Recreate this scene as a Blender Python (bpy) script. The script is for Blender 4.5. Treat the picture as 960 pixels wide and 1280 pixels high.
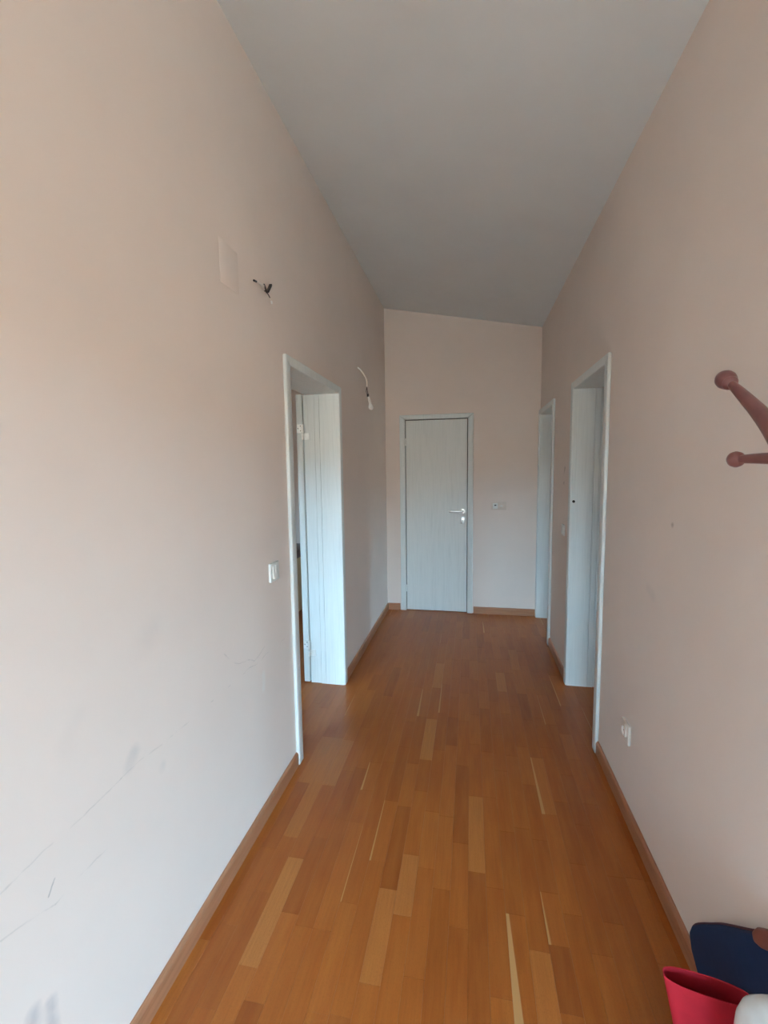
import bpy, bmesh, math, random
from mathutils import Matrix, Vector

for o in list(bpy.data.objects):
    bpy.data.objects.remove(o, do_unlink=True)
scene = bpy.context.scene
col = scene.collection

# ------------------------------------------------------------------ camera
F_PX, PITCH, YAW, ROLL, CAM_H = 552.2831, .0968, .1934, -.0138, 1.4977
_r = Vector((math.cos(YAW), math.sin(YAW), 0)); _f0 = Vector((-math.sin(YAW), math.cos(YAW), 0))
_d0 = Vector((0, 0, -1))
_dn = _d0*math.cos(PITCH) - _f0*math.sin(PITCH)
_fw = _d0*math.sin(PITCH) + _f0*math.cos(PITCH)
_ri = _r*math.cos(ROLL) - _dn*math.sin(ROLL)
_do = _r*math.sin(ROLL) + _dn*math.cos(ROLL)
cam_d = bpy.data.cameras.new('camera'); cam = bpy.data.objects.new('camera', cam_d); col.objects.link(cam)
m = Matrix.Identity(4)
for i, v in enumerate((_ri, -_do, -_fw)):
    m[0][i], m[1][i], m[2][i] = v
m[2][3] = CAM_H
cam.matrix_world = m
cam_d.sensor_fit = 'VERTICAL'; cam_d.sensor_height = 36; cam_d.lens = F_PX/1280*36
cam_d.clip_start = .05; cam_d.clip_end = 500
scene.camera = cam

# ------------------------------------------------------------------ sky, sun, exposure
world = bpy.data.worlds.new('sky'); scene.world = world; world.use_nodes = True
bg = world.node_tree.nodes['Background']
bg.inputs[0].default_value = (.44, .745, 1.03, 1); bg.inputs[1].default_value = 56.0
sun_d = bpy.data.lights.new('sun', 'SUN'); sun = bpy.data.objects.new('sun', sun_d); col.objects.link(sun)
sun_d.energy = 42; sun_d.angle = .009; sun_d.color = (1, .93, .82)
sun.rotation_euler = Vector((.25, -.75, -.75)).to_track_quat('-Z', 'Y').to_euler(); sun.location = (-5, 12, 14)
scene.view_settings.view_transform = 'Standard'; scene.view_settings.look = 'None'
scene.view_settings.exposure = -0.04; scene.view_settings.gamma = 1; scene.view_settings.use_curve_mapping = False

# ------------------------------------------------------------------ dimensions
XL, XR, YE = -.863, .6635, 4.5503           # corridor: left face, right face, end face
WT = .22                                     # wall thickness
YB, XH = -3.0, 3.2                           # hall behind the camera: back face, right face
YRET = .55                                   # the right wall begins here
def ceil_z(x): return 3.1101 - .19103*(x - XL)

# ------------------------------------------------------------------ helpers
def tag(o, label=None, cat=None, group=None, kind=None):
    if label: o['label'] = label
    if cat: o['category'] = cat
    if group: o['group'] = group
    if kind: o['kind'] = kind
    return o
def link(name, mesh, mat=None, parent=None, smooth=False):
    o = bpy.data.objects.new(name, mesh); col.objects.link(o)
    if mat: mesh.materials.append(mat)
    if parent: o.parent = parent
    if smooth:
        for p in mesh.polygons: p.use_smooth = True
    return o
def from_bm(name, bm, mat=None, parent=None, smooth=False):
    bmesh.ops.recalc_face_normals(bm, faces=bm.faces)
    me = bpy.data.meshes.new(name); bm.to_mesh(me); bm.free()
    o = link(name, me, mat, parent, smooth)
    if smooth: me.set_sharp_from_angle(angle=math.radians(40))
    return o
def empty(name, loc=(0, 0, 0), rz=0):
    o = bpy.data.objects.new(name, None); col.objects.link(o); o.location = loc; o.rotation_euler.z = rz
    o.empty_display_size = .1
    return o
def add_box(bm, x0, x1, y0, y1, z0, z1, bev=0, seg=2):
    if x0 > x1: x0, x1 = x1, x0
    if y0 > y1: y0, y1 = y1, y0
    if z0 > z1: z0, z1 = z1, z0
    vs = [bm.verts.new(c) for c in ((x0,y0,z0),(x1,y0,z0),(x1,y1,z0),(x0,y1,z0),(x0,y0,z1),(x1,y0,z1),(x1,y1,z1),(x0,y1,z1))]
    fs = [bm.faces.new([vs[i] for i in f]) for f in ((3,2,1,0),(4,5,6,7),(0,1,5,4),(1,2,6,5),(2,3,7,6),(3,0,4,7))]
    if bev:
        es = list({e for f in fs for e in f.edges})
        bmesh.ops.bevel(bm, geom=es, offset=bev, segments=seg, affect='EDGES', profile=.5)
    return vs
def box(name, x0, x1, y0, y1, z0, z1, mat, parent=None, bev=0, seg=2):
    bm = bmesh.new(); add_box(bm, x0, x1, y0, y1, z0, z1, bev, seg)
    return from_bm(name, bm, mat, parent, smooth=bev > 0)
def add_prism(bm, pts, axis, a, b, bev=0, seg=2):
    """extrude a polygon; axis 'x','y','z' is the extrusion axis, pts give the two others in order"""
    def mk(p, t):
        return {'x': (t, p[0], p[1]), 'y': (p[0], t, p[1]), 'z': (p[0], p[1], t)}[axis]
    A = [bm.verts.new(mk(p, a)) for p in pts]; B = [bm.verts.new(mk(p, b)) for p in pts]
    n = len(pts); fs = [bm.faces.new(A), bm.faces.new(B[::-1])]
    for i in range(n): fs.append(bm.faces.new((A[i], B[i], B[(i+1) % n], A[(i+1) % n])))
    if bev:
        es = list({e for f in fs for e in f.edges})
        bmesh.ops.recalc_face_normals(bm, faces=fs)
        bmesh.ops.bevel(bm, geom=es, offset=bev, segments=seg, affect='EDGES', profile=.5)
def catmull(pts, n=8):
    P = [Vector(p) for p in pts]; out = []
    for i in range(len(P)-1):
        a, b, c, d = P[max(i-1, 0)], P[i], P[i+1], P[min(i+2, len(P)-1)]
        for k in range(n):
            t = k/n
            out.append(.5*((2*b) + (c-a)*t + (2*a-5*b+4*c-d)*t*t + (3*b-a-3*c+d)*t**3))
    out.append(P[-1]); return out
def add_tube(bm, path, radii, sides=8, cap=True):
    path = [Vector(p) for p in path]
    if not hasattr(radii, '__len__'): radii = [radii]*len(path)
    up = Vector((0, 0, 1)); prev = None; rings = []
    for i, p in enumerate(path):
        t = (path[min(i+1, len(path)-1)] - path[max(i-1, 0)]).normalized()
        if prev is None:
            n = t.cross(up)
            if n.length < 1e-3: n = t.cross(Vector((1, 0, 0)))
        else: n = prev - t*prev.dot(t)
        n.normalize(); prev = n; b = t.cross(n)
        rings.append([bm.verts.new(p + (n*math.cos(2*math.pi*k/sides) + b*math.sin(2*math.pi*k/sides))*radii[i]) for k in range(sides)])
    for A, B in zip(rings, rings[1:]):
        for k in range(sides): bm.faces.new((A[k], A[(k+1) % sides], B[(k+1) % sides], B[k]))
    if cap: bm.faces.new(rings[0][::-1]); bm.faces.new(rings[-1])
def tube(name, path, radii, mat, parent=None, sides=8):
    bm = bmesh.new(); add_tube(bm, path, radii, sides); return from_bm(name, bm, mat, parent, smooth=True)
def lathe(name, prof, mat, parent=None, axis_from=(0,0,0), axis_dir=(0,0,1), sides=24):
    """prof: list of (radius, distance along axis)"""
    d = Vector(axis_dir).normalized(); o0 = Vector(axis_from)
    n = d.cross(Vector((0, 0, 1)))
    if n.length < 1e-3: n = Vector((1, 0, 0))
    n.normalize(); b = d.cross(n); bm = bmesh.new(); rings = []
    for r, h in prof:
        c = o0 + d*h
        if r < 1e-6: rings.append([bm.verts.new(c)])
        else: rings.append([bm.verts.new(c + (n*math.cos(2*math.pi*k/sides) + b*math.sin(2*math.pi*k/sides))*r) for k in range(sides)])
    for A, B in zip(rings, rings[1:]):
        for k in range(sides):
            k2 = (k+1) % sides
            q = [A[k % len(A)], A[k2 % len(A)], B[k2 % len(B)], B[k % len(B)]]
            u = []
            for v in q:
                if v not in u: u.append(v)
            if len(u) > 2: bm.faces.new(u)
    if len(rings[0]) > 1: bm.faces.new(rings[0][::-1])
    if len(rings[-1]) > 1: bm.faces.new(rings[-1])
    return from_bm(name, bm, mat, parent, smooth=True)

# ------------------------------------------------------------------ materials
class NT:
    def __init__(s, name):
        s.m = bpy.data.materials.new(name); s.m.use_nodes = True; s.t = s.m.node_tree
        s.b = s.t.nodes['Principled BSDF']
    def n(s, ty, **kw):
        nd = s.t.nodes.new(ty)
        for k, v in kw.items():
            if k.startswith('i_'): nd.inputs[k[2:].replace('_', ' ')].default_value = v
            elif k.startswith('n_'): nd.inputs[int(k[2:])].default_value = v
            else: setattr(nd, k, v)
        return nd
    def l(s, a, b): s.t.links.new(a, b)
    def math(s, op, a, b=None, clamp=False):
        nd = s.n('ShaderNodeMath', operation=op, use_clamp=clamp)
        for i, v in enumerate((a, b)):
            if v is None: continue
            if isinstance(v, (int, float)): nd.inputs[i].default_value = v
            else: s.l(v, nd.inputs[i])
        return nd.outputs[0]
    def mix(s, fac, a, b, blend='MIX'):
        nd = s.n('ShaderNodeMix', data_type='RGBA', blend_type=blend)
        for i, v in ((0, fac), (6, a), (7, b)):
            if isinstance(v, (int, float)): nd.inputs[i].default_value = v
            elif isinstance(v, tuple): nd.inputs[i].default_value = (*v, 1)
            else: s.l(v, nd.inputs[i])
        return nd.outputs[2]
    def coords(s, scale=(1, 1, 1), which='Object', loc=(0, 0, 0)):
        tc = s.n('ShaderNodeTexCoord'); mp = s.n('ShaderNodeMapping')
        mp.inputs['Scale'].default_value = scale; mp.inputs['Location'].default_value = loc
        s.l(tc.outputs[which], mp.inputs[0]); return mp.outputs[0]
    def noise(s, vec, scale, detail=3, rough=.5):
        nd = s.n('ShaderNodeTexNoise'); nd.inputs['Scale'].default_value = scale
        nd.inputs['Detail'].default_value = detail; nd.inputs['Roughness'].default_value = rough
        s.l(vec, nd.inputs['Vector']); return nd.outputs['Fac']
    def remap(s, v, a, b, c=0., d=1.):
        nd = s.n('ShaderNodeMapRange', clamp=True)
        s.l(v, nd.inputs[0])
        for i, x in enumerate((a, b, c, d)): nd.inputs[i+1].default_value = x
        return nd.outputs[0]
    def bump(s, h, strength, dist=.002):
        nd = s.n('ShaderNodeBump'); nd.inputs['Strength'].default_value = strength; nd.inputs['Distance'].default_value = dist
        s.l(h, nd.inputs['Height']); s.l(nd.outputs[0], s.b.inputs['Normal'])
    def seg(s, P, a, b, w):
        """mask 1 on the segment a-b of half width w"""
        a = Vector(a); ba = Vector(b) - a
        if ba.length < 1e-6: ba = Vector((1e-4, 1e-4, 1e-4))
        v1 = s.n('ShaderNodeVectorMath', operation='SUBTRACT'); s.l(P, v1.inputs[0]); v1.inputs[1].default_value = a
        dt = s.n('ShaderNodeVectorMath', operation='DOT_PRODUCT'); s.l(v1.outputs[0], dt.inputs[0]); dt.inputs[1].default_value = ba/ba.length_squared
        h = s.math('ADD', dt.outputs['Value'], 0., clamp=True)
        sc = s.n('ShaderNodeVectorMath', operation='SCALE'); sc.inputs[0].default_value = ba; s.l(h, sc.inputs['Scale'])
        ds = s.n('ShaderNodeVectorMath', operation='DISTANCE'); s.l(v1.outputs[0], ds.inputs[0]); s.l(sc.outputs[0], ds.inputs[1])
        return s.remap(ds.outputs['Value'], w*.25, w, 1., 0.)

def simple(name, color, rough=.5, spec=.5, metal=0, coat=0):
    t = NT(name); t.b.inputs['Base Color'].default_value = (*color, 1); t.b.inputs['Roughness'].default_value = rough
    t.b.inputs['Specular IOR Level'].default_value = spec; t.b.inputs['Metallic'].default_value = metal
    t.b.inputs['Coat Weight'].default_value = coat
    nz = t.noise(t.coords(), 35, 2)
    c = t.mix(t.remap(nz, .3, .7), tuple(x*.95 for x in color), tuple(min(1, x*1.05) for x in color))
    t.l(c, t.b.inputs['Base Color'])
    return t.m

PEACH = (.85, .737, .668)
def plaster(name, color, marks=()):
    t = NT(name); co = t.coords()
    big = t.noise(co, 1.3, 4, .6); fine = t.noise(co, 260, 2, .6); mid = t.noise(co, 14, 3)
    c = t.mix(t.remap(big, .3, .7), tuple(x*.955 for x in color), tuple(min(1, x*1.02) for x in color))
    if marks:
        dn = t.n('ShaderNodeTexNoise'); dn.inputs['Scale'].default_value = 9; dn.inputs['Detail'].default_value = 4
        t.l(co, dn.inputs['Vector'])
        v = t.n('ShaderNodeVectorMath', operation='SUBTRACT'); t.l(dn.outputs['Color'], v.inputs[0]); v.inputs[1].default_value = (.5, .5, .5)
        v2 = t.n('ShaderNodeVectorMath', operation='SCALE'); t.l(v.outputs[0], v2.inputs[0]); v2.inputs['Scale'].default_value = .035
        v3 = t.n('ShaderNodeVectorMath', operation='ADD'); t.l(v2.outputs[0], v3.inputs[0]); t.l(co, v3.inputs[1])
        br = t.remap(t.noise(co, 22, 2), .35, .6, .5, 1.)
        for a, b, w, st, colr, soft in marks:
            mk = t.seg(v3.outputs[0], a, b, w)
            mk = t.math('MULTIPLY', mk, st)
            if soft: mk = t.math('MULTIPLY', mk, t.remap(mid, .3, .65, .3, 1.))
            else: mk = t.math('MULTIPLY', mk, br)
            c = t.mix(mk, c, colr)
    t.l(c, t.b.inputs['Base Color'])
    t.b.inputs['Roughness'].default_value = .75; t.b.inputs['Specular IOR Level'].default_value = .25
    t.bump(t.math('ADD', t.math('MULTIPLY', fine, .5), mid), .12, .0015)
    return t.m
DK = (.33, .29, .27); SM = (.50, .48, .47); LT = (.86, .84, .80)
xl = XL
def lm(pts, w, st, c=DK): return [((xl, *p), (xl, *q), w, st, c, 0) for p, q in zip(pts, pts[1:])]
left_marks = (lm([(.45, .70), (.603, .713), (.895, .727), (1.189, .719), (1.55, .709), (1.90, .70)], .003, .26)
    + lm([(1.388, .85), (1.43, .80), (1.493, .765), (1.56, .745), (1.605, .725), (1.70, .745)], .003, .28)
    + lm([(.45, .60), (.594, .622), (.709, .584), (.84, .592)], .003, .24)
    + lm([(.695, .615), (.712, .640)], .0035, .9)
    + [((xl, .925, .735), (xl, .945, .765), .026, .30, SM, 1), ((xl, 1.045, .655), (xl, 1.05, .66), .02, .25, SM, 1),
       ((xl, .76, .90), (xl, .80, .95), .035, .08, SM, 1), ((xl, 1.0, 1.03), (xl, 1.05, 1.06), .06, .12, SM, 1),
       ((xl, .632, .33), (xl, .640, .41), .024, .5, (.36, .34, .36), 0), ((xl, .674, .30), (xl, .676, .385), .022, .45, (.36, .34, .36), 0),  # two grey smudges for a soft shadow, painted into the wall colour
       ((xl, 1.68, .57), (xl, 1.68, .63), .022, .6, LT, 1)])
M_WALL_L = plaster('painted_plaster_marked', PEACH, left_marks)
right_marks = [((XR, 3.363, 1.492), (XR, 3.376, 1.465), .014, .75, (.20, .13, .11), 0), ((XR, 3.385, 1.455), (XR, 3.39, 1.44), .012, .5, (.25, .16, .14), 0),
               ((XR, 3.38, 1.385), (XR, 3.385, 1.378), .016, .8, (.2, .13, .13), 0), ((XR, 1.62, 1.30), (XR, 1.622, 1.302), .012, .6, (.4, .3, .26), 0),
               ((XR, 1.75, 1.02), (XR, 1.8, 1.03), .03, .2, SM, 1)]
M_WALL_R = plaster('painted_plaster_right', PEACH, right_marks)
M_WALL = plaster('painted_plaster', PEACH)
M_BOUNCE = plaster('hall_bounce_paint', (.46, .31, .24))  # unseen hall walls, tone picked to darken and warm the bounced light
M_CEIL = plaster('ceiling_paint', (.83, .865, .88))

def ash(name, c0, c1):
    t = NT(name); co = t.coords((1, 1, .035))
    g = t.noise(co, 120, 4, .65); g2 = t.noise(t.coords((1, 1, .06)), 30, 3, .6)
    a = t.remap(g, .42, .72); b = t.remap(g2, .35, .65)
    c = t.mix(t.math('MULTIPLY', a, t.math('ADD', t.math('MULTIPLY', b, .7), .15)), c0, c1)
    t.l(c, t.b.inputs['Base Color']); t.b.inputs['Roughness'].default_value = .42
    t.b.inputs['Specular IOR Level'].default_value = .4
    t.bump(a, .25, -.0004)
    return t.m
M_ASH = ash('white_glazed_ash', (.80, .835, .82), (.68, .72, .71))

def wood(name, c0, c1, scale=(1, .05, 1), rough=.35, sc=90):
    t = NT(name); g = t.noise(t.coords(scale), sc, 4, .6)
    t.l(t.mix(t.remap(g, .3, .7), c0, c1), t.b.inputs['Base Color']); t.b.inputs['Roughness'].default_value = rough
    t.bump(g, .08, .0005); return t.m
M_BASEB = wood('baseboard_beech_y', (.36, .15, .075), (.46, .215, .115))
M_BASEBX = wood('baseboard_beech_x', (.36, .15, .075), (.46, .215, .115), (.05, 1, 1))
M_RACK = wood('stained_wood', (.15, .052, .046), (.215, .078, .068), (.3, .3, .3), .33, 60)
M_DKWOOD = wood('dark_wood', (.09, .04, .03), (.14, .065, .05), (1, .1, 1), .4)
M_YELLOW = wood('pale_yellow_wood', (.68, .50, .25), (.76, .58, .32), (1, 1, .08), .45)

def parquet():
    t = NT('oiled_parquet')
    uv = t.n('ShaderNodeUVMap', uv_map='UVMap'); sp = t.n('ShaderNodeSeparateXYZ'); t.l(uv.outputs[0], sp.inputs[0])
    at = t.n('ShaderNodeAttribute', attribute_name='tone'); sa = t.n('ShaderNodeAttribute', attribute_name='sap')
    ramp = t.n('ShaderNodeValToRGB'); t.l(at.outputs['Fac'], ramp.inputs[0])
    e = ramp.color_ramp.elements
    e[0].position = 0; e[0].color = (.30, .070, .012, 1); e[1].position = 1; e[1].color = (.53, .20, .055, 1)
    for p, c in ((.35, (.385, .096, .015)), (.7, (.445, .125, .022))):
        x = e.new(p); x.color = (*c, 1)
    g = t.noise(t.coords((1, .045, 1)), 150, 5, .65); g2 = t.noise(t.coords((1, .12, 1)), 30, 3, .6)
    speck = t.noise(t.coords((1, .35, 1)), 420, 2, .7)
    c = t.mix(t.remap(g, .35, .75, 0, .36), ramp.outputs[0], (.22, .055, .012))
    c = t.mix(t.remap(g2, .35, .7, 0, .30), c, (.53, .19, .04))
    c = t.mix(t.remap(speck, .52, .72, 0, .35), c, (.20, .06, .015))
    # sapwood streak on one edge of some strips: u < sap*(1.1-.7v)
    lim = t.math('MULTIPLY', sa.outputs['Fac'], t.math('SUBTRACT', 1.15, t.math('MULTIPLY', sp.outputs[1], .75)))
    dd = t.math('SUBTRACT', lim, sp.outputs[0])
    c = t.mix(t.remap(dd, -.01, .03, 0, .85), c, (.58, .31, .12))
    t.l(c, t.b.inputs['Base Color'])
    t.b.inputs['Roughness'].default_value = .33
    t.b.inputs['Specular IOR Level'].default_value = .35
    t.bump(g, .05, .0004); return t.m
M_PARQ = parquet()
M_JOINT = simple('joint_shadow_wood', (.16, .07, .03), .8)
M_WHITEP = simple('white_plastic', (.80, .80, .77), .3)
M_CREAMP = simple('peach_plastic', (.74, .64, .56), .35)
M_DARK = simple('dark_hole', (.03, .025, .022), .7)
M_STEEL = simple('brushed_steel', (.62, .63, .62), .32, metal=1)
M_ZINC = simple('bright_hinge_metal', (.93, .94, .92), .3, metal=.35)
M_WIREW = simple('white_cable', (.90, .83, .76), .5)
M_WIREB = simple('brown_cable', (.06, .035, .028), .5)
M_BLACK = simple('black_plastic', (.03, .028, .028), .45)
M_BULB = simple('frosted_bulb_glass', (.95, .93, .90), .25)
M_NAVY = simple('navy_fabric', (.018, .036, .095), .85, .2)
M_PURPLE = simple('maroon_piping', (.07, .015, .03), .7)
M_RED = simple('red_fabric', (.55, .022, .040), .75, .25)
M_LEATHER = simple('brown_leather', (.20, .06, .045), .5)
M_WHITE = simple('white_gloss_plastic', (.90, .93, .94), .22)
M_GROUND = simple('dry_ground', (.24, .16, .11), .9)
M_HILL = simple('hillside_earth', (.24, .15, .10), .9)
EAVE = 2.75; HILL = 5.9  # heights of the added overhang and hill that limit the sky
M_BALC = simple('balcony_plaster', (.58, .45, .36), .85)
M_EAVE = simple('eave_wood', (.16, .09, .05), .7)
M_PVC = simple('window_white', (.78, .78, .77), .35)
def glass():
    t = NT('window_glass'); tr = t.n('ShaderNodeBsdfTransparent'); gl = t.n('ShaderNodeBsdfGlossy'); gl.inputs['Roughness'].default_value = .02
    tr.inputs[0].default_value = (.96, .98, .97, 1)
    mx = t.n('ShaderNodeMixShader'); mx.inputs[0].default_value = .06
    t.l(tr.outputs[0], mx.inputs[1]); t.l(gl.outputs[0], mx.inputs[2])
    t.l(mx.outputs[0], t.t.nodes['Material Output'].inputs[0]); return t.m
M_GLASS = glass()

# ------------------------------------------------------------------ structure
# door openings (clear) along Y / X, in wall
LD = (2.047, 2.842); RD = (2.402, 3.091); FD = (3.840, 4.497); ED = (-.660, -.026); HD = 1.9946
LIN = .025                       # lining thickness
def wall_mesh(name, boxes, mat, label):
    """boxes (x0,x1,y0,y1,z0,z1); z1 None follows the sloped ceiling"""
    bm = bmesh.new()
    for x0, x1, y0, y1, z0, z1 in boxes:
        vs = add_box(bm, x0, x1, y0, y1, z0, 9)
        for v in vs:
            if v.co.z > 8: v.co.z = ceil_z(v.co.x)+.01 if z1 is None else z1
    o = from_bm(name, bm, mat); tag(o, label, kind='structure'); return o
def wall_along_y(name, x0, x1, y0, y1, doors, mat, label):
    bx, y = [], y0
    for a, b, zb, zt in doors:
        bx.append((x0, x1, y, a, 0, None)); bx.append((x0, x1, a, b, zt, None))
        if zb > 0: bx.append((x0, x1, a, b, 0, zb))
        y = b
    bx.append((x0, x1, y, y1, 0, None)); return wall_mesh(name, bx, mat, label)
def wall_along_x(name, x0, x1, y0, y1, doors, mat, label):
    bx, x = [], x0
    for a, b, zb, zt in doors:
        bx.append((x, a, y0, y1, 0, None)); bx.append((a, b, y0, y1, zt, None))
        if zb > 0: bx.append((a, b, y0, y1, 0, zb))
        x = b
    bx.append((x, x1, y0, y1, 0, None)); return wall_mesh(name, bx, mat, label)
XBO = -3.4                        # left room outer wall face
WIN = (-.75, 2.9, .0, 2.45)       # glazed balcony door in the back wall (x0,x1,z0,z1)
WINB = (-3.1, -2.0, .9, 2.1)      # window in the near wall of the left room
WINR = (1.3, 1.9, .9, 1.9); WINF = (3.75, 4.25, .9, 2.0)   # windows added to the right rooms for their light (along Y)
WINS = (-2.5, -1.2, .9, 2.42)       # hall side window, added to light the left wall (along Y)
op = lambda d: (d[0]-LIN, d[1]+LIN, 0, HD+LIN)
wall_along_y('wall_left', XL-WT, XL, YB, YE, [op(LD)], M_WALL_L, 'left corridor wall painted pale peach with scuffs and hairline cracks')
wall_along_y('wall_right', XR, XR+WT, YRET, YE, [op(RD), op(FD)], M_WALL_R, 'right corridor wall painted pale peach with two doorways')
we = wall_along_x('wall_end', XBO-.2, XH+.2, YE, YE+.09, [(ED[0]-LIN, ED[1]+LIN, 0, HD+LIN)], M_WALL, 'end wall of the corridor painted pale peach around the closed door')
wall_mesh('wall_end_backing', [(XBO-.2, XH+.2, YE+.09, YE+.25, 0, None)], M_WALL, 'solid backing of the end wall')
wall_along_x('wall_back', XL-WT, XH+.2, YB-.2, YB, [(WIN[0], WIN[1], 0, WIN[3])], M_BOUNCE, 'back wall of the hall with the glazed balcony door')
wall_along_y('wall_hall_side', XH, XH+.2, YB, YRET, [WINS], M_BOUNCE, 'side wall of the hall toned for its bounce, with an added window')
wall_along_y('wall_rooms_outer', XH, XH+.2, YRET, YE, [WINR, WINF], M_WALL, 'outer wall of the right rooms with two small added windows')
wall_mesh('wall_hall_return', [(XR+WT, XH, YRET, YRET+.15, 0, None)], M_BOUNCE, 'short wall where the hall narrows into the corridor')
wall_mesh('wall_room_divider', [(XR+WT, XH, 3.40, 3.52, 0, None)], M_WALL, 'partition between the two right rooms')
wall_along_x('wall_room_near', XBO, XL-WT, .25, .45, [WINB], M_WALL, 'near wall of the left room with its window')
wall_mesh('wall_room_outer', [(XBO-.2, XBO, .25, YE, 0, None)], M_WALL, 'outer wall of the left room')
bm = bmesh.new()
pts = [(XBO-.2, ceil_z(XBO-.2)), (XH+.2, ceil_z(XH+.2)), (XH+.2, ceil_z(XH+.2)+.25), (XBO-.2, ceil_z(XBO-.2)+.25)]
add_prism(bm, pts, 'y', YB-.2, YE+.25)
tag(from_bm('ceiling', bm, M_CEIL), 'white sloping ceiling falling towards the right wall', kind='structure')

# outside the glazed door
tag(box('ground_outside', -90, 90, -90, 90, -3.3, -3.0, M_GROUND), 'open ground outside below the balcony door', kind='structure')
BL = 2.4                          # depth of the added balcony: floor, kerb and overhang shape the light
tag(box('added_balcony_floor', XL-1.2, XH+1.2, YB-.2-BL, YB-.2, -.2, -.03, M_BALC), 'tiled balcony floor added outside the glazed door', kind='structure')
tag(box('added_balcony_parapet', XL-1.2, XH+1.2, YB-.35-BL, YB-.2-BL, -.2, .30, M_BALC), 'low plastered balcony kerb added to trim the ground light', kind='structure')
tag(box('added_eave', XL-1.6, XH+1.6, YB-.2-BL, YB-.2, EAVE, EAVE+.12, M_EAVE), 'wooden overhang added over the balcony to cut the high sky', kind='structure')
tag(box('added_eave_side', XH+.2, XH+1.5, YB-.2, YRET, 2.62, 2.74, M_EAVE), 'wooden overhang added to shade the hall side window', kind='structure')
bm = bmesh.new(); random.seed(5); N = 120
def ring(r, z, jr=0, jz=0):
    return [bm.verts.new(((r+random.uniform(-jr, jr))*math.cos(2*math.pi*i/N)+1, (r+random.uniform(-jr, jr))*math.sin(2*math.pi*i/N), z+jz*(math.sin(i*.55)+random.uniform(-.4, .4)))) for i in range(N)]
bot, top, bak = ring(24, -3.0), ring(32, HILL, 1, .6), ring(60, -3.0)  # unseen hill ring, added and sized to cut off the low sky
for i in range(N):
    j = (i+1) % N
    bm.faces.new((bot[i], bot[j], top[j], top[i])); bm.faces.new((top[i], top[j], bak[j], bak[i]))
tag(from_bm('added_hill', bm, M_HILL), 'dry earth hill added around the house to cut off the low sky', kind='structure')

# floor: dark sub-floor with every strip of the corridor parquet its own piece
SW = .0625; PT = .012
floor = box('floor', XBO-.2, XH+.2, YB-.2, YE+.25, -.15, -PT, M_JOINT)
tag(floor, 'glossy reddish-brown strip parquet running along the corridor', kind='structure')
random.seed(21)
def strip_geo(x0, x1, y0, y1, c=.00035, g=.0001):
    x0 += g; x1 -= g; y0 += g; y1 -= g
    v = [(x0, y0, -PT), (x1, y0, -PT), (x1, y1, -PT), (x0, y1, -PT),
         (x0, y0, -c), (x1, y0, -c), (x1, y1, -c), (x0, y1, -c),
         (x0+c, y0+c, 0), (x1-c, y0+c, 0), (x1-c, y1-c, 0), (x0+c, y1-c, 0)]
    f = [(8, 9, 10, 11)]
    for i in range(4):
        j = (i+1) % 4; f += [(i, j, j+4, i+4), (i+4, j+4, j+8, i+8)]
    uv = [((p[0]-x0)/(x1-x0), (p[1]-y0)/(y1-y0)) for p in v]
    return v, f, uv
def strips_mesh(name, items):
    V, Fc, UV, T, S = [], [], [], [], []
    for x0, x1, y0, y1, tone, sap in items:
        v, f, uv = strip_geo(x0, x1, y0, y1); b = len(V)
        V += v; Fc += [tuple(i+b for i in q) for q in f]; UV += uv; T += [tone]*len(v); S += [sap]*len(v)
    me = bpy.data.meshes.new(name); me.from_pydata(V, [], Fc)
    ul = me.uv_layers.new(name='UVMap')
    for lp in me.loops: ul.data[lp.index].uv = UV[lp.vertex_index]
    for nm, arr in (('tone', T), ('sap', S)):
        a = me.attributes.new(nm, 'FLOAT', 'POINT'); a.data.foreach_set('value', arr)
    me.materials.append(M_PARQ); return me
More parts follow.
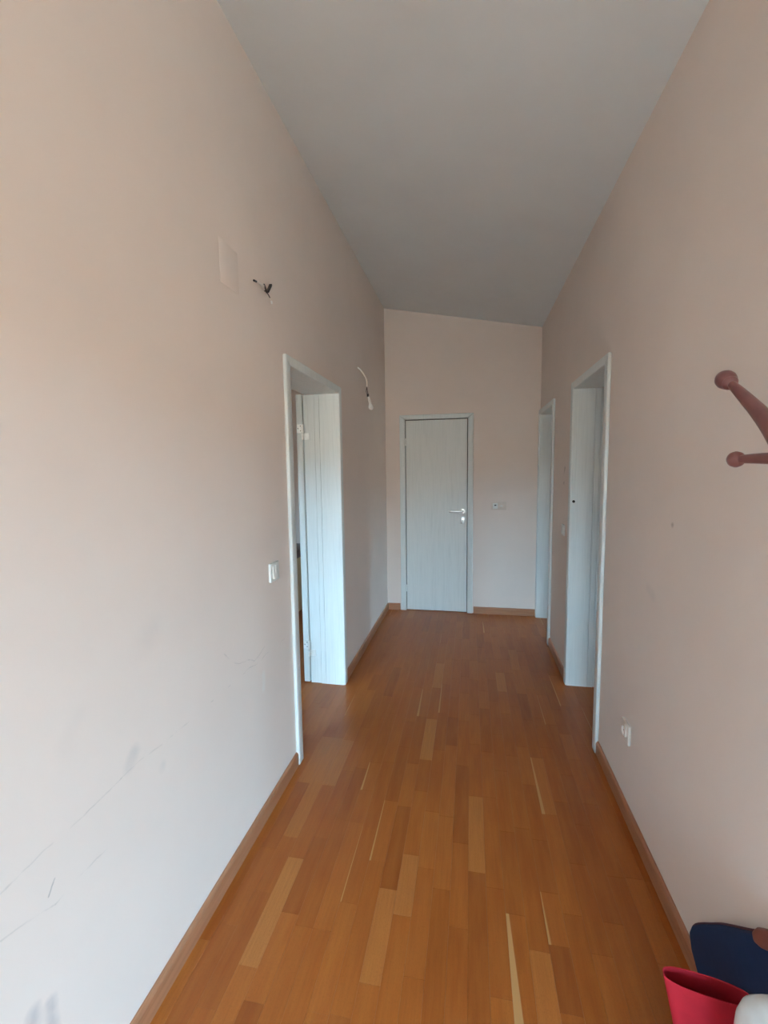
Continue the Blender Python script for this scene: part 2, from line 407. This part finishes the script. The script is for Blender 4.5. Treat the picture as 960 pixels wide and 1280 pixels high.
# strips one can recognise: row -> [(y0, y1, tone, sap)]
known = {-4: [(2.145, 2.525, .98, 0), (2.91, 3.30, .92, 0)], 3: [(1.0, 1.30, .80, 0), (2.93, 3.215, .95, 0)],
         5: [(1.875, 2.26, .78, .2), (2.61, 2.92, .05, 0)], -2: [(2.29, 2.565, .08, 0)], -11: [(1.098, 1.48, .95, 0), (1.88, 2.24, .85, 0)],
         -12: [(1.88, 2.25, .82, 0)], -13: [(1.88, 2.25, .80, 0)], -5: [(1.118, 1.418, .85, 0)], 0: [(1.54, 1.93, .88, 0)],
         2: [(1.0, 1.404, .45, .42), (1.404, 1.75, .22, 0)], 4: [(1.326, 1.505, .5, .12)], -6: [(1.52, 1.836, .62, .10)],
         -8: [(1.88, 2.08, .55, .14)]}
rest, corridor = [], []
y_lo, y_hi = YB-.2, YE+.24
for row in range(math.ceil((XBO-.15)/SW), math.floor((XH+.15)/SW)):
    fixed = sorted(known.get(row, [])); segs = []; y = y_lo - random.uniform(0, .35)
    fixed_i = 0
    while y < y_hi:
        if fixed_i < len(fixed) and abs(fixed[fixed_i][0]-y) < 1e-6:
            a, b, tn, sp = fixed[fixed_i]; segs.append((a, b, tn, sp)); y = b; fixed_i += 1; continue
        L = random.choice((.24, .30, .34, .38, .42, .46)) + random.uniform(-.02, .02)
        if fixed_i < len(fixed):
            gap = fixed[fixed_i][0]-y
            if gap < L+.16: L = gap if gap < .55 else gap*.5
        tn = min(1, max(0, random.gauss(.42, .17)))
        segs.append((y, y+L, tn, random.uniform(.05, .2) if random.random() < .035 else 0)); y += L
    for a, b, tn, sp in segs:
        a, b = max(a, y_lo), min(b, y_hi)
        if b-a < .01: continue
        it = (row*SW, (row+1)*SW, a, b, tn, sp); xm = (row+.5)*SW; ym = (a+b)/2
        if (XL-.03 < xm < XR+.03 and b > 1.0 and a < YE) or (XL-.29 < xm <= XL-.03 and b > 2.0 and a < 2.9): corridor.append(it)
        else: rest.append(it)
for it in corridor:
    link('plank', strips_mesh('plank', [it]), None, floor)
pr = link('planks_beyond', strips_mesh('planks_beyond', rest), None, floor); tag(pr, kind='stuff')

# baseboards
def baseboard(name, a, b, axis, face, into, label):
    """axis 'y': runs a..b along Y at x=face, growing by `into`"""
    t, h = .013*into, .07
    prof = [(face, 0), (face+t, 0), (face+t, h-.012), (face+t*.72, h-.004), (face+t*.35, h), (face, h)]
    bm = bmesh.new(); add_prism(bm, prof if axis == 'y' else prof, 'y' if axis == 'y' else 'x', a, b)
    o = from_bm(name, bm, M_BASEB if axis == 'y' else M_BASEBX); tag(o, label, kind='structure'); return o
CW = .055; CP = .018               # casing width and how far it stands proud
baseboard('baseboard_left', YB, LD[0]-CW, 'y', XL, 1, 'reddish wooden baseboard along the left wall up to the open doorway')
baseboard('baseboard_left', LD[1]+CW, YE, 'y', XL, 1, 'reddish wooden baseboard between the open doorway and the end wall')
baseboard('baseboard_right', YRET, RD[0]-CW, 'y', XR, -1, 'reddish wooden baseboard along the right wall under the socket')
baseboard('baseboard_right', RD[1]+CW, FD[0]-CW, 'y', XR, -1, 'short reddish baseboard between the two right doorways')
baseboard('baseboard_end', XL+.013, ED[0]-CW-.01, 'x', YE, -1, 'stub of reddish baseboard in the corner left of the closed door')
baseboard('baseboard_end', ED[1]+CW+.01, XR-CP, 'x', YE, -1, 'reddish baseboard on the end wall right of the closed door')

# ------------------------------------------------------------------ doors
def door_frame(name, loc, rz, W, depth, label, clip_far=0, cw=CW, rebate=True):
    """local x along the wall over the clear width, y into the wall, z up"""
    e = empty(name, loc, rz); tag(e, label, kind='structure')
    H = HD; T = H+cw*.85
    def cas(pts):
        bm = bmesh.new(); add_prism(bm, pts, 'y', -CP, 0, .0055, 3); return from_bm('casing', bm, M_ASH, e, smooth=True)
    cas([(-cw, 0), (0, 0), (0, H), (-cw, T)])
    c2 = cw-clip_far
    cas([(W, 0), (W+c2, 0), (W+c2, T), (W, H)])
    cas([(-cw, T), (0, H), (W, H), (W+c2, T)])
    # lining with two rebate steps towards the room
    d1, d2, d3 = (.122, .157, depth) if rebate else (.02, .024, depth)
    def lin(f):
        prof = [(0, -.004), (0, d1), (-.007, d1+.0005), (-.007, d1+.0022), (-.001, d1+.0027), (-.001, d2), (-.012, d2+.0005), (-.012, d2+.0030), (-.006, d2+.0035), (-.006, d3), (-LIN+.001, d3), (-LIN+.001, -.004)]
        bm = bmesh.new()
        return prof, bm
    for s, x in ((1, 0), (-1, W)):
        prof, bm = lin(0)
        add_prism(bm, [(x+s*p[0], p[1]) for p in prof], 'z', 0, H+.0)
        from_bm('jamb', bm, M_ASH, e)
    prof, bm = lin(0)
    add_prism(bm, [(p[1], H-p[0]) for p in prof], 'x', -LIN+.001, W+LIN-.001)
    from_bm('head_jamb', bm, M_ASH, e)
    return e
def room_casing(e, W, y):
    T = HD+CW*.85
    for pts in ([(-CW, 0), (-.017, 0), (-.017, HD+.017), (-CW, T)], [(W+.017, 0), (W+CW, 0), (W+CW, T), (W+.017, HD+.017)], [(-CW, T), (-.017, HD+.017), (W+.017, HD+.017), (W+CW, T)]):
        bm = bmesh.new(); add_prism(bm, pts, 'y', y, y+.014, .004, 2); from_bm('room_casing', bm, M_ASH, e, smooth=True)
def lever(leaf, x, y, z, sx, sy):
    """lever handle on the face at y, pointing sx along x, standing out by sy"""
    h = lathe('handle_rose', [(.024, 0), (.024, .007), (.022, .009), (.0, .009)], M_STEEL, leaf, (x, y, z), (0, sy, 0), 20)
    b = bmesh.new()
    add_tube(b, catmull([(x, y, z), (x, y+sy*.045, z), (x+sx*.012, y+sy*.052, z), (x+sx*.06, y+sy*.052, z), (x+sx*.138, y+sy*.050, z)], 6), .0115, 10)
    from_bm('lever', b, M_STEEL, leaf, smooth=True)
def key_plate(leaf, x, y, z, sy):
    p = box('key_plate', x-.021, x+.021, y, y+sy*.006, z-.035, z+.035, M_STEEL, leaf, .003)
    bm = bmesh.new(); yy = y+sy*.0062
    add_box(bm, x-.0025, x+.0025, yy-.001, yy+.001, z-.018, z)
    add_tube(bm, [(x, yy-.001, z), (x, yy+.001, z)], .0055, 12)
    from_bm('keyhole', bm, M_DARK, p)

# closed door in the end wall
W = ED[1]-ED[0]
d = door_frame('door_1', (ED[0], YE, 0), 0, W, .09, 'closed pale grey door with lever handle in the end wall', rebate=False)
bm = bmesh.new(); add_box(bm, .0065, W-.006, .003, .043, .007, HD-.007, .0015, 1)
leaf = from_bm('door_leaf', bm, M_ASH, d)
box('rebate_shadow_gap', -.004, W+.004, .046, .06, 0, HD+.003, M_DARK, d)
lever(leaf, W-.048, .003, 1.062, -1, -1); key_plate(leaf, W-.048, .003, .965, -1)
for hz in (1.77, .24):
    for k in (0, 1):
        lathe('hinge', [(0, 0), (.008, .001), (.0085, .008), (.0085, .030), (.008, .036), (0, .037)], M_ZINC, leaf, (.004, -.004, hz-.037+k*.037), (0, 0, 1), 14)

# open doorway in the left wall; its leaf is folded right back inside the room
W = LD[1]-LD[0]
d = door_frame('door_2', (XL, LD[0], 0), math.pi/2, W, .235, 'open doorway with deep pale ash frame in the left wall, leaf folded back')
room_casing(d, W, WT)
bm = bmesh.new(); add_box(bm, W-.004, W+.806, .242, .284, .008, HD+.004, .002, 2)
leaf = from_bm('door_leaf', bm, M_ASH, d, smooth=True)
lever(leaf, W+.75, .284, 1.062, -1, 1); key_plate(leaf, W+.75, .284, .965, 1)
for z0, zj in ((1.746, 1.700), (.250, .196)):
    h = box('hinge', W-.0065, W-.0035, .2445, .2815, z0, z0+.058, M_ZINC, leaf, .001, 1)
    lathe('hinge_knuckle', [(0, 0), (.0075, .002), (.008, .006), (.008, .055), (0, .057)], M_ZINC, leaf, (W-.011, .2385, z0), (0, 0, 1), 14)
    for sx, sz in ((.255, .014), (.272, .03), (.255, .046)):
        lathe('screw', [(.0035, 0), (.0025, .001), (0, .001)], M_DARK, leaf, (W-.0065, sx, z0+sz), (-1, 0, 0), 8)
    box('hinge', W+.0015, W+.0075, .196, .2345, zj, zj+.045, M_ZINC, d, .001, 1)
    lathe('hinge_knuckle', [(0, 0), (.0075, .002), (.008, .006), (.008, .042), (0, .044)], M_ZINC, d, (W-.011, .2385, zj), (0, 0, 1), 14)

# two open doorways in the right wall, leaves standing open inside the rooms
def right_door(name, span, label, clip_far_end):
    W = span[1]-span[0]
    # local x runs from the far jamb towards the camera, so the clipped casing is handled by a mirrored build
    e = door_frame(name, (XR, span[0], 0), math.pi/2, W, .235, label, clip_far=clip_far_end)
    for ch in list(e.children):
        for v in ch.data.vertices: v.co.y = -v.co.y
        ch.data.flip_normals()
    bm = bmesh.new(); add_box(bm, .002, .044, -.250-(W+.005), -.250, .008, HD+.004, .002, 2)
    lf = from_bm('door_leaf', bm, M_ASH, e, smooth=True)
    return e, lf
d3, lf3 = right_door('door_3', RD, 'open doorway in the right wall next to the socket, pale ash frame', 0)
d4, lf4 = right_door('door_4', FD, 'open doorway in the right wall tight against the end wall, pale ash frame', .004)
lathe('catch_peg', [(.008, 0), (.009, .004), (.008, .012), (.004, .016), (0, .016)], M_DARK, d3, (RD[1]-RD[0], -.005, 1.268), (-1, 0, 0), 12)

# glazed balcony door behind the camera window of the left room, and windows added for light
def glazed(name, loc, rz, W, z0, z1, leaves, label):
    e = empty(name, loc, rz); tag(e, label, kind='structure')
    for (a, b, c, dd) in ((0, .05, z0, z1), (W-.05, W, z0, z1), (.05, W-.05, z1-.05, z1), (.05, W-.05, z0, z0+.05)):
        box('window_frame', a, b, -.04, .03, c, dd, M_PVC, e, .004)
    lw = (W-.1)/leaves
    for k in range(leaves):
        x = .05+k*lw
        for (a, b, c, dd) in ((x+.002, x+.06, z0+.052, z1-.052), (x+lw-.06, x+lw-.002, z0+.052, z1-.052), (x+.06, x+lw-.06, z1-.12, z1-.052), (x+.06, x+lw-.06, z0+.052, z0+.13)):
            box('sash', a, b, -.03, .025, c, dd, M_PVC, e, .004)
        box('pane', x+.058, x+lw-.058, -.006, 0, z0+.128, z1-.118, M_GLASS, e)
    return e
glazed('window_1', (WIN[0], YB-.1, 0), 0, WIN[1]-WIN[0], 0, WIN[3], 4, 'white glazed four-leaf balcony door in the hall back wall')
glazed('window_2', (WINB[0], .35, 0), 0, WINB[1]-WINB[0], WINB[2], WINB[3], 2, 'white two-sash window of the left room')
glazed('added_window_5', (XH+.1, WINS[1], 0), -math.pi/2, WINS[1]-WINS[0], WINS[2], WINS[3], 2, 'white two-sash window added in the hall side wall to light the left wall')
glazed('added_window_3', (XH+.1, WINR[1], 0), -math.pi/2, WINR[1]-WINR[0], WINR[2], WINR[3], 1, 'white window added to the near right room for its light')
glazed('added_window_4', (XH+.1, WINF[1], 0), -math.pi/2, WINF[1]-WINF[0], WINF[2], WINF[3], 1, 'white window added to the far right room for its light')
def portal(name, loc, direction, sx, sy):
    ld = bpy.data.lights.new(name, 'AREA'); ld.shape = 'RECTANGLE'; ld.size = sx; ld.size_y = sy; ld.energy = 1
    ld.cycles.is_portal = True
    o = bpy.data.objects.new(name, ld); col.objects.link(o); o.location = loc
    o.rotation_euler = Vector(direction).to_track_quat('-Z', 'Z').to_euler(); return o
portal('sky_portal', ((WIN[0]+WIN[1])/2, YB-.22, WIN[3]/2), (0, 1, 0), WIN[1]-WIN[0], WIN[3])
portal('sky_portal', ((WINB[0]+WINB[1])/2, .23, (WINB[2]+WINB[3])/2), (0, 1, 0), WINB[1]-WINB[0], WINB[3]-WINB[2])

for w in (WINR, WINF, WINS): portal('sky_portal', (XH+.22, (w[0]+w[1])/2, (w[2]+w[3])/2), (-1, 0, 0), w[1]-w[0], w[3]-w[2])

# ------------------------------------------------------------------ switches and sockets (local: x along wall, -y out of the wall)
def plate(e, w, h, mat, t=.009):
    bm = bmesh.new(); add_box(bm, -w/2, w/2, -t, 0, -h/2, h/2, .003, 3); return from_bm('face_plate', bm, mat, e, smooth=True)
def rocker(e, x, w, h, mat, tilt=.004, t=.009):
    bm = bmesh.new()
    add_prism(bm, [(-t+.001, -h/2), (-t-.002-tilt, -h/2), (-t-.003, 0), (-t-.002, h/2), (-t+.001, h/2)], 'x', x-w/2, x+w/2, .0012, 2)
    return from_bm('rocker', bm, mat, e, smooth=True)
e = empty('light_switch', (XL, 1.805, 1.05), math.pi/2); tag(e, 'white light switch with wide rocker on the left wall beside the open doorway', 'light switch')
plate(e, .084, .084, M_WHITEP, .012); rocker(e, .0, .050, .056, M_WHITEP, .006, .012)
box('rocker_split', -.001, .001, -.0165, -.012, -.028, .028, M_STEEL, e)
e = empty('light_switch', (.283, YE, 1.115), 0); tag(e, 'wide double light switch on the end wall beside the closed door', 'light switch')
plate(e, .145, .078, M_CREAMP); r = rocker(e, -.036, .046, .056, M_WHITEP); rocker(e, .034, .05, .056, M_CREAMP)
box('switch_slot', -.046, -.026, -.0150, -.0125, .002, .012, M_DARK, r); box('indicator', .012, .036, -.0145, -.011, -.004, .004, M_WHITEP, e)
e = empty('light_switch', (XR, 3.345, 1.045), -math.pi/2); tag(e, 'small white light switch on the narrow wall between the two right doorways', 'light switch')
plate(e, .08, .08, M_WHITEP); rocker(e, 0, .046, .05, M_WHITEP)
e = empty('power_socket', (XR, 1.945, .372), -math.pi/2); tag(e, 'peach power socket low on the right wall above the baseboard', 'socket')
bm = bmesh.new(); add_box(bm, -.042, .042, -.012, 0, -.042, .042, .003, 3); from_bm('face_plate', bm, M_CREAMP, e, smooth=True)
lathe('socket_well', [(.024, .012), (.024, .018), (.0215, .0185), (.020, .0130), (0, .0130)], M_CREAMP, e, (0, 0, 0), (0, -1, 0), 28)
for sx in (-.0095, .0095): lathe('contact_hole', [(.003, .0131), (.003, .0136), (0, .0136)], M_DARK, e, (sx, 0, 0), (0, -1, 0), 10)
for sz in (-.019, .019): box('earth_clip', -.003, .003, -.0165, -.0125, sz-.003, sz+.003, M_STEEL, e)

e = empty('junction_cover', (XL, 1.545, 2.235), math.pi/2)
bm = bmesh.new(); add_box(bm, -.063, .063, -.0012, 0, -.075, .075, .0008, 2); e2 = from_bm('junction_cover', bm, M_WALL_L, None, smooth=True)
e2.matrix_world = Matrix.Translation((XL, 1.545, 2.235)) @ Matrix.Rotation(math.pi/2, 4, 'Z')
bpy.data.objects.remove(e)
tag(e2, 'painted-over square junction cover barely showing high on the left wall', 'junction cover')

# ------------------------------------------------------------------ bare wires and hanging bulb on the left wall
e = empty('wire_stub', (XL, 1.83, 2.27)); tag(e, 'bare cable ends with a dark connector sticking out of the left wall above the switch', 'wires')
def rel(pts): return [(x, y, z) for x, y, z in pts]
tube('cable', catmull([(0, -.002, .002), (.014, -.035, -.006), (.016, -.075, -.011), (.021, -.116, -.021)], 6), .0042, M_WIREW, e, 8)
tube('cable_tip', [(.0205, -.112, -.020), (.023, -.140, -.026)], .0042, M_BLACK, e, 8)
tube('cable', catmull([(0, -.004, -.008), (.012, -.035, -.014), (.016, -.060, -.016), (.018, -.090, -.010)], 6), .0036, M_WIREW, e, 8)
bm = bmesh.new(); add_prism(bm, [(-.020, -.022), (-.012, -.026), (.024, .016), (.020, .024), (.006, .004)], 'x', .012, .026, .0018, 2)
from_bm('connector', bm, M_BLACK, e, smooth=True)
tube('core_wire', catmull([(0, -.010, 0), (.016, -.036, .000), (.018, -.030, -.010), (.018, -.015, -.026)], 6), .003, M_BLACK, e, 8)
tube('core_wire', catmull([(.018, -.015, -.026), (.018, .000, -.030), (.018, .012, -.036)], 5), .0022, M_WIREB, e, 6)
tube('wire_end', [(.018, .024, -.044), (.018, .029, -.056)], .0042, M_BULB, e, 8)
tube('core_wire', [(.018, .012, -.036), (.018, .024, -.045)], .0013, M_WIREW, e, 6)
lathe('wall_hole', [(.014, 0), (.014, .001), (0, .001)], M_DARK, e, (0, 0, 0), (1, 0, 0), 14)

e = empty('hanging_bulb', (XL, 3.42, 2.285)); tag(e, 'small bare bulb dangling on a cable from the far left wall', 'light bulb')
tube('cable', catmull([(0, 0, 0), (.025, .0, -.02), (.055, .0, -.065), (.07, .0, -.105), (.071, 0, -.150)], 6), .006, M_WIREW, e, 8)
tube('core_wire', catmull([(.071, 0, -.150), (.075, .002, -.185), (.083, .002, -.215)], 5), .0035, M_WIREB, e, 8)
tube('core_wire', catmull([(.071, 0, -.150), (.066, -.002, -.185), (.072, -.002, -.208)], 5), .0025, M_WIREB, e, 8)
bm = bmesh.new(); add_box(bm, .071, .086, -.007, .007, -.226, -.204, .002, 2); from_bm('connector', bm, M_BLACK, e, smooth=True)
lathe('bulb_socket', [(.004, 0), (.009, .004), (.010, .012), (.011, .048), (.012, .052), (0, .052)], M_WIREW, e, (.082, 0, -.224), (.25, 0, -1), 16)
lathe('bulb', [(.008, 0), (.010, .008), (.016, .020), (.020, .032), (.0195, .042), (.014, .052), (.006, .057), (0, .058)], M_BULB, e, (.094, 0, -.272), (.2, 0, -1), 20)

# ------------------------------------------------------------------ left room furniture glimpsed past the folded leaf
e = empty('bedside_cabinet', (-1.95, 4.30, 0)); tag(e, 'pale yellow bedside cabinet with dark top seen through the open doorway', 'cabinet')
box('body', -.24, .24, -.2, .22, .06, .62, M_YELLOW, e, .004); box('top', -.26, .26, -.22, .23, .62, .70, M_DKWOOD, e, .006)
for z0 in (.08, .26, .44):
    dr = box('drawer', -.225, .225, -.215, -.2, z0, z0+.165, M_YELLOW, e, .004)
    lathe('knob', [(.006, 0), (.006, .012), (.013, .018), (.012, .026), (0, .028)], M_DKWOOD, dr, (0, -.215, z0+.085), (0, -1, 0), 14)
for sx in (-.21, .21):
    for sy in (-.17, .19): box('leg', sx-.02, sx+.02, sy-.02, sy+.02, 0, .06, M_DKWOOD, e)

# ------------------------------------------------------------------ coat stand whose arms reach into view
CX, CY = .50, .66
e = empty('coat_stand', (CX, CY, 0)); tag(e, 'reddish-brown wooden coat stand with ball-tipped arms beside the right wall', 'coat stand')
lathe('pole', [(.030, .05), (.034, .07), (.026, .10), (.022, .5), (.020, 1.2), (.024, 1.36), (.026, 1.40), (.024, 1.50), (.018, 1.56), (.026, 1.60), (.030, 1.64), (.022, 1.68), (0, 1.70)], M_RACK, e, (0, 0, 0), (0, 0, 1), 24)
def club(path, radii, tip, tipdir, prof):
    a = tube('arm', path, radii, M_RACK, e, 14); lathe('arm_ball', prof, M_RACK, a, tip, tipdir, 22)
ball_u = [(r*.82, h*.82) for r, h in [(.009, 0), (.013, .003), (.0165, .008), (.0172, .011), (.0165, .013), (.020, .020), (.0222, .030), (.0215, .040), (.017, .050), (.009, .057), (0, .0595)]]
ball_l = [(r*.84, h*.84) for r, h in [(.007, 0), (.0105, .003), (.0145, .008), (.0165, .015), (.0150, .022), (.0105, .028), (.005, .0305), (0, .031)]]
# upper arm: tip near world (.50,1.03,1.663)
P = catmull([(0, 0, 1.40), (0, .10, 1.452), (.0, .22, 1.568), (0, .342, 1.657)], 8)
club(P, [.0195 - .0125*max(0, (i/(len(P)-1)-.45)/.55) for i in range(len(P))], (0, .335, 1.652), (0, .82, .50), ball_u)
# lower arm: ball near world (.45,.866,1.506)
P = catmull([(0, 0, 1.48), (-.02, .07, 1.500), (-.04, .14, 1.506), (-.054, .192, 1.506)], 8)
club(P, [.0145 - .0078*(i/(len(P)-1)) for i in range(len(P))], (-.052, .187, 1.506), (-.25, .97, 0), ball_l)
for an, zz in ((262, 1.42), (300, 1.50), (335, 1.40)):
    c, s = math.cos(math.radians(an)), math.sin(math.radians(an))
    k = .35 if an == 335 else 1.
    if an == 335: k = .45
    P = catmull([(0, 0, zz), (c*.10*k, s*.10*k, zz+.03), (c*.20*k, s*.20*k, zz+.12), (c*.28*k, s*.28*k, zz+.20)], 6)
    club(P, [.018-.009*(i/(len(P)-1)) for i in range(len(P))], P[-2], (c*.7, s*.7, .6), ball_u)
for an in (190, 262, 335):
    c, s = math.cos(math.radians(an)), math.sin(math.radians(an)); k = .48 if an == 335 else 1
    tube('foot', catmull([(0, 0, .16), (c*.09*k, s*.09*k, .12), (c*.18*k, s*.18*k, .045), (c*.26*k, s*.26*k, .017)], 6), [.020]*8+[.0185]*5+[.017]*6, M_RACK, e, 12)

# ------------------------------------------------------------------ bags and tub in the lower right corner
def stadium(cx, cy, a, b, rot, n=40, p=2.6):
    out = []
    for k in range(n):
        t = 2*math.pi*k/n; c, s = math.cos(t), math.sin(t)
        x = a*math.copysign(abs(c)**(2/p), c); y = b*math.copysign(abs(s)**(2/p), s)
        out.append((cx+x*math.cos(rot)-y*math.sin(rot), cy+x*math.sin(rot)+y*math.cos(rot)))
    return out
def loft(bm, secs, close_bottom=True, close_top=False):
    rings = [[bm.verts.new((x, y, z)) for x, y in pts] for pts, z in secs]
    n = len(rings[0])
    for A, B in zip(rings, rings[1:]):
        for k in range(n): bm.faces.new((A[k], A[(k+1) % n], B[(k+1) % n], B[k]))
    if close_bottom: bm.faces.new(rings[0][::-1])
    if close_top: bm.faces.new(rings[-1])
    return rings
RB = (.538, 1.024, -.15)
bm = bmesh.new(); secs = []
for z, a, b in ((0, .030, .034), (.10, .046, .032), (.20, .065, .029), (.28, .082, .025), (.31, .088, .024)):
    secs.append((stadium(RB[0], RB[1], a, b, RB[2]), z))
for z, a, b in ((.309, .0857, .0217), (.20, .0627, .0267), (.10, .0437, .0297), (.006, .028, .0317)):
    secs.append((stadium(RB[0], RB[1], a, b, RB[2]), z))
loft(bm, secs, True, True)
o = from_bm('red_bag', bm, M_RED, None, smooth=True); tag(o, 'open red fabric bag narrowing downwards, standing on the floor by the right wall', 'bag')

e = empty('blue_bag', (0, 0, 0)); tag(e, 'navy blue fabric bag with brown leather tab leaning on the right wall', 'bag')
top_edge = [(1.245, .085), (1.285, .112), (1.303, .150), (1.292, .182), (1.262, .220), (1.215, .272), (1.16, .332), (1.065, .424), (.99, .498), (.955, .522)]
bm = bmesh.new(); add_prism(bm, [(.955, 0), (1.20, 0)] + top_edge, 'x', .628, .655, .008, 4); from_bm('bag_body', bm, M_NAVY, e, smooth=True)
tube('piping', catmull([(.640, y+.001, z+.0005) for y, z in top_edge], 5), .0035, M_PURPLE, e, 8)
bm = bmesh.new(); add_prism(bm, [(1.017, .473), (1.002, .500), (.976, .523), (.948, .535), (.942, .51), (.958, .490), (.984, .468), (1.008, .456)], 'x', .612, .631, .006, 3)
from_bm('leather_tab', bm, M_LEATHER, e, smooth=True)

WC = (.580, .848, .1)
bm = bmesh.new(); secs = []
for z, k in ((0, .92), (.02, .98), (.20, 1.0), (.39, 1.0), (.43, .97), (.455, .88), (.470, .70), (.477, .40)):
    secs.append((stadium(WC[0], WC[1], .072*k, .062*k, WC[2], 40, 2.8), z))
loft(bm, secs, True, True)
o = from_bm('white_canister', bm, M_WHITE, None, smooth=True); tag(o, 'glossy white plastic canister with rounded top in front of the red bag', 'canister')
